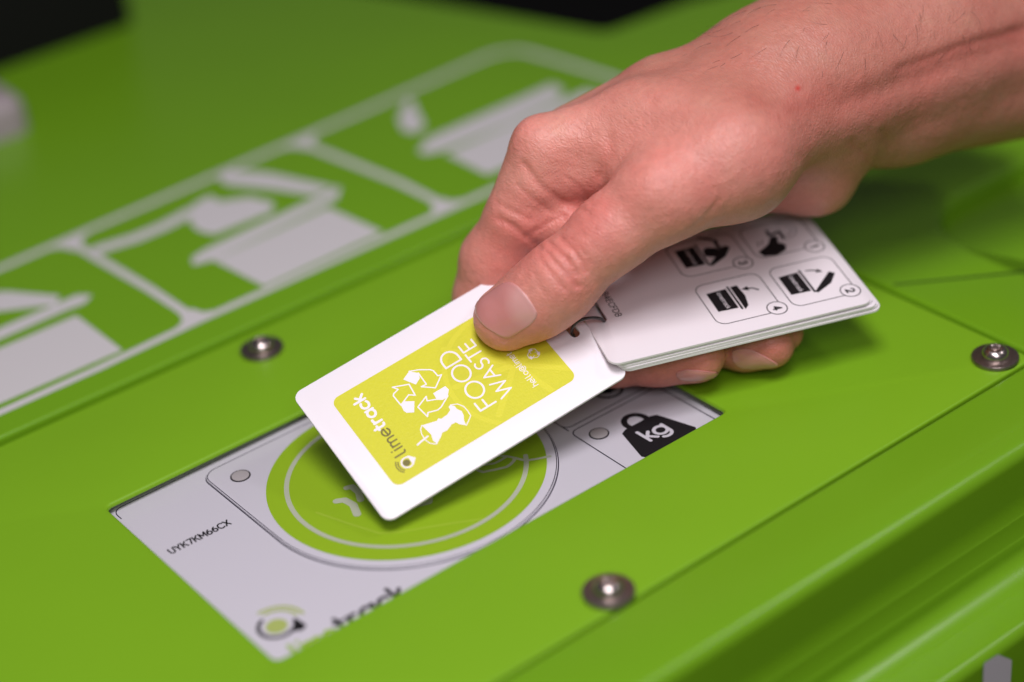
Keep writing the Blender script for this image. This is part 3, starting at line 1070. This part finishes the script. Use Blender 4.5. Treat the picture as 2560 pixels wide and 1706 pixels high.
red = np.zeros(len(HV))
for u, v, r_, a_ in ((1470, 520, 70, .9), (1330, 600, 80, .55), (1250, 620, 90, .5), (1270, 350, 70, .35), (1640, 430, 80, .35), (1430, 690, 70, .35), (1250, 870, 60, .1), (1350, 830, 60, .4), (1900, 250, 110, .3), (1975, 262, 22, .5), (1660, 900, 160, .9), (1930, 860, 90, .8), (1480, 560, 60, .5), (1750, 450, 120, .2)):
    red += a_ * np.exp(-((P[:, 0] - u) ** 2 + (P[:, 1] - v) ** 2) / r_ ** 2)
for L, w_, dp, z0, z1 in creases:
    red += min(dp, .6) * .8 * np.exp(-(polydist(P, L) / (w_ * 1.5)) ** 2) * ((Zd > z0) & (Zd < z1))
red += .27 + .5 * vnoise(HV, 7, 9) + .3 * vnoise(HV, 2.5, 10)
spot = np.exp(-((P[:, 0] - 1994) ** 2 + (P[:, 1] - 222) ** 2) / 6.5 ** 2) * (Zd < 600)
dark = np.clip((P[:, 0] - 1900) / 500, 0, 1) * np.clip((P[:, 1] + .42 * (P[:, 0] - 2000) - 250) / 120, 0, 1)

WV = to_world(HV)
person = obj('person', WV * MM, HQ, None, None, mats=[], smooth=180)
painted_shade = np.clip((P[:, 0] - 1700) / 500, 0, 1) + .85 * np.clip((350 - P[:, 1]) / 160, 0, 1) * np.clip((P[:, 0] - 1350) / 200, 0, 1)  # mask for shade put into skin colour, towards forearm and back of hand
painted_shade = np.clip(painted_shade + .35 * vnoise(HV, 9, 21), 0, 1.2)
for nm, arr in (('redness', red), ('spot', spot), ('tan', painted_shade)):
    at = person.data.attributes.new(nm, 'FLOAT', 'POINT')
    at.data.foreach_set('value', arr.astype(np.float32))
tag(person, "person's right hand and bare forearm pinching cards between thumb and fingers", 'person')


def skin_material():
    m = mat('skin', (.60, .30, .22), .47, sss=.22, spec=.45)
    nt = m.node_tree
    b = nt.nodes['Principled BSDF']
    L = nt.links.new
    tc = nt.nodes.new('ShaderNodeTexCoord')
    at = nt.nodes.new('ShaderNodeAttribute')
    at.attribute_name = 'redness'
    rp = nt.nodes.new('ShaderNodeValToRGB')
    e = rp.color_ramp.elements
    e[0].position, e[0].color = 0, (.69, .355, .262, 1)
    e[1].position, e[1].color = 1, (.65, .205, .168, 1)
    k = e.new(.35)
    k.color = (.69, .286, .228, 1)
    mr = nt.nodes.new('ShaderNodeMapRange')
    mr.inputs['From Min'].default_value = -.35
    mr.inputs['From Max'].default_value = 1.1
    L(at.outputs['Fac'], mr.inputs['Value'])
    L(mr.outputs['Result'], rp.inputs['Fac'])
    sp = nt.nodes.new('ShaderNodeAttribute')
    sp.attribute_name = 'spot'
    mx = nt.nodes.new('ShaderNodeMix')
    mx.data_type = 'RGBA'
    mx.inputs['B'].default_value = (.5, .03, .02, 1)
    L(sp.outputs['Fac'], mx.inputs['Factor'])
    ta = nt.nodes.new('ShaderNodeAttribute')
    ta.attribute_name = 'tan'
    tm = nt.nodes.new('ShaderNodeMix')                      # shade painted into the skin colour of back of hand and forearm
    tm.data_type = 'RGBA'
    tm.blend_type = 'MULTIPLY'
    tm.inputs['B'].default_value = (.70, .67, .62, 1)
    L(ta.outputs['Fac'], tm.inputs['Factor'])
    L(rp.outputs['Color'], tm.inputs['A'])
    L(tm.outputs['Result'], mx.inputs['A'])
    n1 = nt.nodes.new('ShaderNodeTexNoise')
    n1.inputs['Scale'].default_value = 420
    n1.inputs['Detail'].default_value = 5
    L(tc.outputs['Object'], n1.inputs['Vector'])
    m2 = nt.nodes.new('ShaderNodeMapRange')
    m2.inputs['To Min'].default_value = .86
    m2.inputs['To Max'].default_value = 1.14
    L(n1.outputs['Fac'], m2.inputs['Value'])
    mu = nt.nodes.new('ShaderNodeMix')
    mu.data_type = 'RGBA'
    mu.blend_type = 'MULTIPLY'
    mu.inputs['Factor'].default_value = 1
    L(mx.outputs['Result'], mu.inputs['A'])
    L(m2.outputs['Result'], mu.inputs['B'])
    L(mu.outputs['Result'], b.inputs['Base Color'])
    # fine skin relief: cells and stretched lines
    vo = nt.nodes.new('ShaderNodeTexVoronoi')
    vo.feature = 'DISTANCE_TO_EDGE'
    vo.inputs['Scale'].default_value = 1050
    mp = nt.nodes.new('ShaderNodeMapping')
    mp.inputs['Rotation'].default_value = (.3, .2, .6)
    mp.inputs['Scale'].default_value = (1, .42, .8)
    L(tc.outputs['Object'], mp.inputs['Vector'])
    wn = nt.nodes.new('ShaderNodeTexNoise')
    wn.inputs['Scale'].default_value = 260
    L(tc.outputs['Object'], wn.inputs['Vector'])
    ad = nt.nodes.new('ShaderNodeVectorMath')
    ad.operation = 'MULTIPLY_ADD'
    ad.inputs[1].default_value = (.002, .002, .002)
    L(wn.outputs['Color'], ad.inputs[0])
    L(mp.outputs['Vector'], ad.inputs[2])
    L(ad.outputs['Vector'], vo.inputs['Vector'])
    n2 = nt.nodes.new('ShaderNodeTexNoise')
    n2.inputs['Scale'].default_value = 900
    n2.inputs['Detail'].default_value = 4
    L(mp.outputs['Vector'], n2.inputs['Vector'])
    sm_ = nt.nodes.new('ShaderNodeMath')
    sm_.operation = 'MULTIPLY_ADD'
    sm_.inputs[1].default_value = 1.2
    L(vo.outputs['Distance'], sm_.inputs[0])
    L(n2.outputs['Fac'], sm_.inputs[2])
    bp = nt.nodes.new('ShaderNodeBump')
    bp.inputs['Strength'].default_value = .5
    bp.inputs['Distance'].default_value = .00035
    L(sm_.outputs['Value'], bp.inputs['Height'])
    L(bp.outputs['Normal'], b.inputs['Normal'])
    return m


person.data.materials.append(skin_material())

# nails laid on the skin
bvh = BVHTree.FromPolygons([tuple(v) for v in WV], [tuple(q) for q in HQ.tolist()])


def hit(u, v):
    d = cp(u, v, 1.0) @ ROT
    d = Vector(d).normalized()
    h = bvh.ray_cast(Vector(CAM), d)
    return h[0], h[1]


def nail_mat():
    m = mat('nail', (.62, .33, .30), .26, sss=.15, spec=.5, coat=.3)
    nt = m.node_tree
    b = nt.nodes['Principled BSDF']
    at = nt.nodes.new('ShaderNodeAttribute')
    at.attribute_name = 'tone'
    rp = nt.nodes.new('ShaderNodeValToRGB')
    e = rp.color_ramp.elements
    e[0].position, e[0].color = 0, (.62, .25, .235, 1)
    e[1].position, e[1].color = 1, (.71, .43, .405, 1)
    nt.links.new(at.outputs['Fac'], rp.inputs['Fac'])
    nt.links.new(rp.outputs['Color'], b.inputs['Base Color'])
    tc = nt.nodes.new('ShaderNodeTexCoord')
    mp = nt.nodes.new('ShaderNodeMapping')
    mp.inputs['Rotation'].default_value = (0, 0, 0.62)
    mp.inputs['Scale'].default_value = (.15, 1, 1)
    n1 = nt.nodes.new('ShaderNodeTexNoise')
    n1.inputs['Scale'].default_value = 1300
    nt.links.new(tc.outputs['Object'], mp.inputs['Vector'])
    nt.links.new(mp.outputs['Vector'], n1.inputs['Vector'])
    bp = nt.nodes.new('ShaderNodeBump')
    bp.inputs['Strength'].default_value = .25
    bp.inputs['Distance'].default_value = .0001
    nt.links.new(n1.outputs['Fac'], bp.inputs['Height'])
    nt.links.new(bp.outputs['Normal'], b.inputs['Normal'])
    return m


NAILM = nail_mat()


def nail(name, outline, h0, tone):
    """shell over the skin inside an outline; thins towards the edge"""
    O_ = np.array(outline)
    c_ = O_.mean(0)
    m_ = 40
    th_ = np.linspace(0, 2 * math.pi, m_, endpoint=False)
    # resample outline by arc length
    Cl = np.vstack([O_, O_[:1]])
    sl = np.r_[0, np.cumsum(np.linalg.norm(np.diff(Cl, axis=0), axis=1))]
    ss = np.linspace(0, sl[-1], m_, endpoint=False)
    R_ = np.stack([np.interp(ss, sl, Cl[:, 0]), np.interp(ss, sl, Cl[:, 1])], 1)
    for _ in range(1):
        R_ = .5 * R_ + .25 * (np.roll(R_, 1, 0) + np.roll(R_, -1, 0))
    V_, F_, T_ = [], [], []
    rings = [1.0, .985, .95, .88, .75, .6, .45, .3, .15]
    zlast = None
    for ri, s_ in enumerate(rings):
        for k in range(m_):
            q = c_ + (R_[k] - c_) * s_
            h_, n_ = hit(*q)
            if h_ is None:
                h_, n_ = hit(*(c_ + (R_[k] - c_) * .8))
            up = [-.15, .22, .42, h0, h0 + .1, h0 + .16, h0 + .2, h0 + .22, h0 + .23][ri]
            V_.append((np.array(h_) + np.array(n_) * up) * MM)
            T_.append(tone(q))
    for ri in range(len(rings) - 1):
        for k in range(m_):
            k2 = (k + 1) % m_
            F_.append((ri * m_ + k, ri * m_ + k2, (ri + 1) * m_ + k2, (ri + 1) * m_ + k))
    F_.append(tuple((len(rings) - 1) * m_ + k for k in range(m_)))
    o = obj(name, V_, F_, NAILM, person, smooth=180)
    at_ = o.data.attributes.new('tone', 'FLOAT', 'POINT')
    at_.data.foreach_set('value', np.array(T_, np.float32))
    return o


cut_ = np.array(t3([(820, 790)], *th)[0])
tipc = np.array(t3([(470, 1020)], *th)[0])


def thumb_tone(q):
    # pale half moon towards the root, thin pale rim at the free edge
    lun = np.array(t3([(930, 800)], *th)[0])
    d = np.hypot(*(np.asarray(q) - lun)) / 62
    fe = polydist(np.array([q]), t3([(332, 860), (358, 950), (430, 1045), (540, 1115), (640, 1166)], *th))[0]
    return float(np.clip(1.25 - d, 0, .5) + .35 * math.exp(-(fe / 4.5) ** 2))


nail('thumb_nail', NAIL, .34, thumb_tone)
f1 = (1450, 500, 2.941)
nail('finger_nail', t3([(700, 1270), (780, 1245), (900, 1255), (1010, 1270), (1055, 1268), (1010, 1300), (900, 1325), (780, 1330), (710, 1310)], *f1), .3, lambda q: 0.)
nail('finger_nail', t3([(1110, 1110), (1180, 1090), (1270, 1105), (1380, 1160), (1470, 1215), (1420, 1232), (1300, 1242), (1180, 1240), (1120, 1190)], *f1), .3, lambda q: .05)

# fine hairs on the wrist and forearm
HVs, HFs = [], []
hr = random.Random(3)
cnt = 0
while cnt < 95:
    u = hr.uniform(1720, 2480)
    top = 30 - .45 * (u - 1850)
    v = max(0, top) + abs(hr.gauss(0, 1)) * 75 + 4
    if v > 230 - .2 * (u - 1900):
        continue
    h_, n_ = hit(u, v)
    if h_ is None:
        continue
    d0 = Vector(cp(u + hr.uniform(-60, 20), v + hr.uniform(10, 60), 600) @ ROT - cp(u, v, 600) @ ROT).normalized()
    Lh = hr.uniform(5, 13)
    bend = Vector((hr.gauss(0, 1), hr.gauss(0, 1), hr.gauss(0, 1))) * .6
    pts_ = []
    q = Vector(h_) - n_ * .2
    dv = (d0 + n_ * hr.uniform(.25, .6)).normalized()
    for s_ in range(8):
        pts_.append(q.copy())
        q = q + dv * Lh / 7
        dv = (dv + bend * .16 - n_ * .09).normalized()
    base_ = len(HVs)
    for i_, pq in enumerate(pts_):
        rad = .05 * (1 - .75 * i_ / 7)
        t_ = (pts_[min(i_ + 1, 7)] - pts_[max(i_ - 1, 0)]).normalized()
        a1 = t_.orthogonal().normalized()
        b1 = t_.cross(a1)
        for k in range(3):
            an = 2 * math.pi * k / 3
            HVs.append((pq + (a1 * math.cos(an) + b1 * math.sin(an)) * rad) * MM)
    for i_ in range(7):
        for k in range(3):
            k2 = (k + 1) % 3
            HFs.append((base_ + i_ * 3 + k, base_ + i_ * 3 + k2, base_ + i_ * 3 + 3 + k2, base_ + i_ * 3 + 3 + k))
    cnt += 1
hh = obj('arm_hair', HVs, HFs, HAIRM, person, smooth=180)
hh['kind'] = 'stuff'
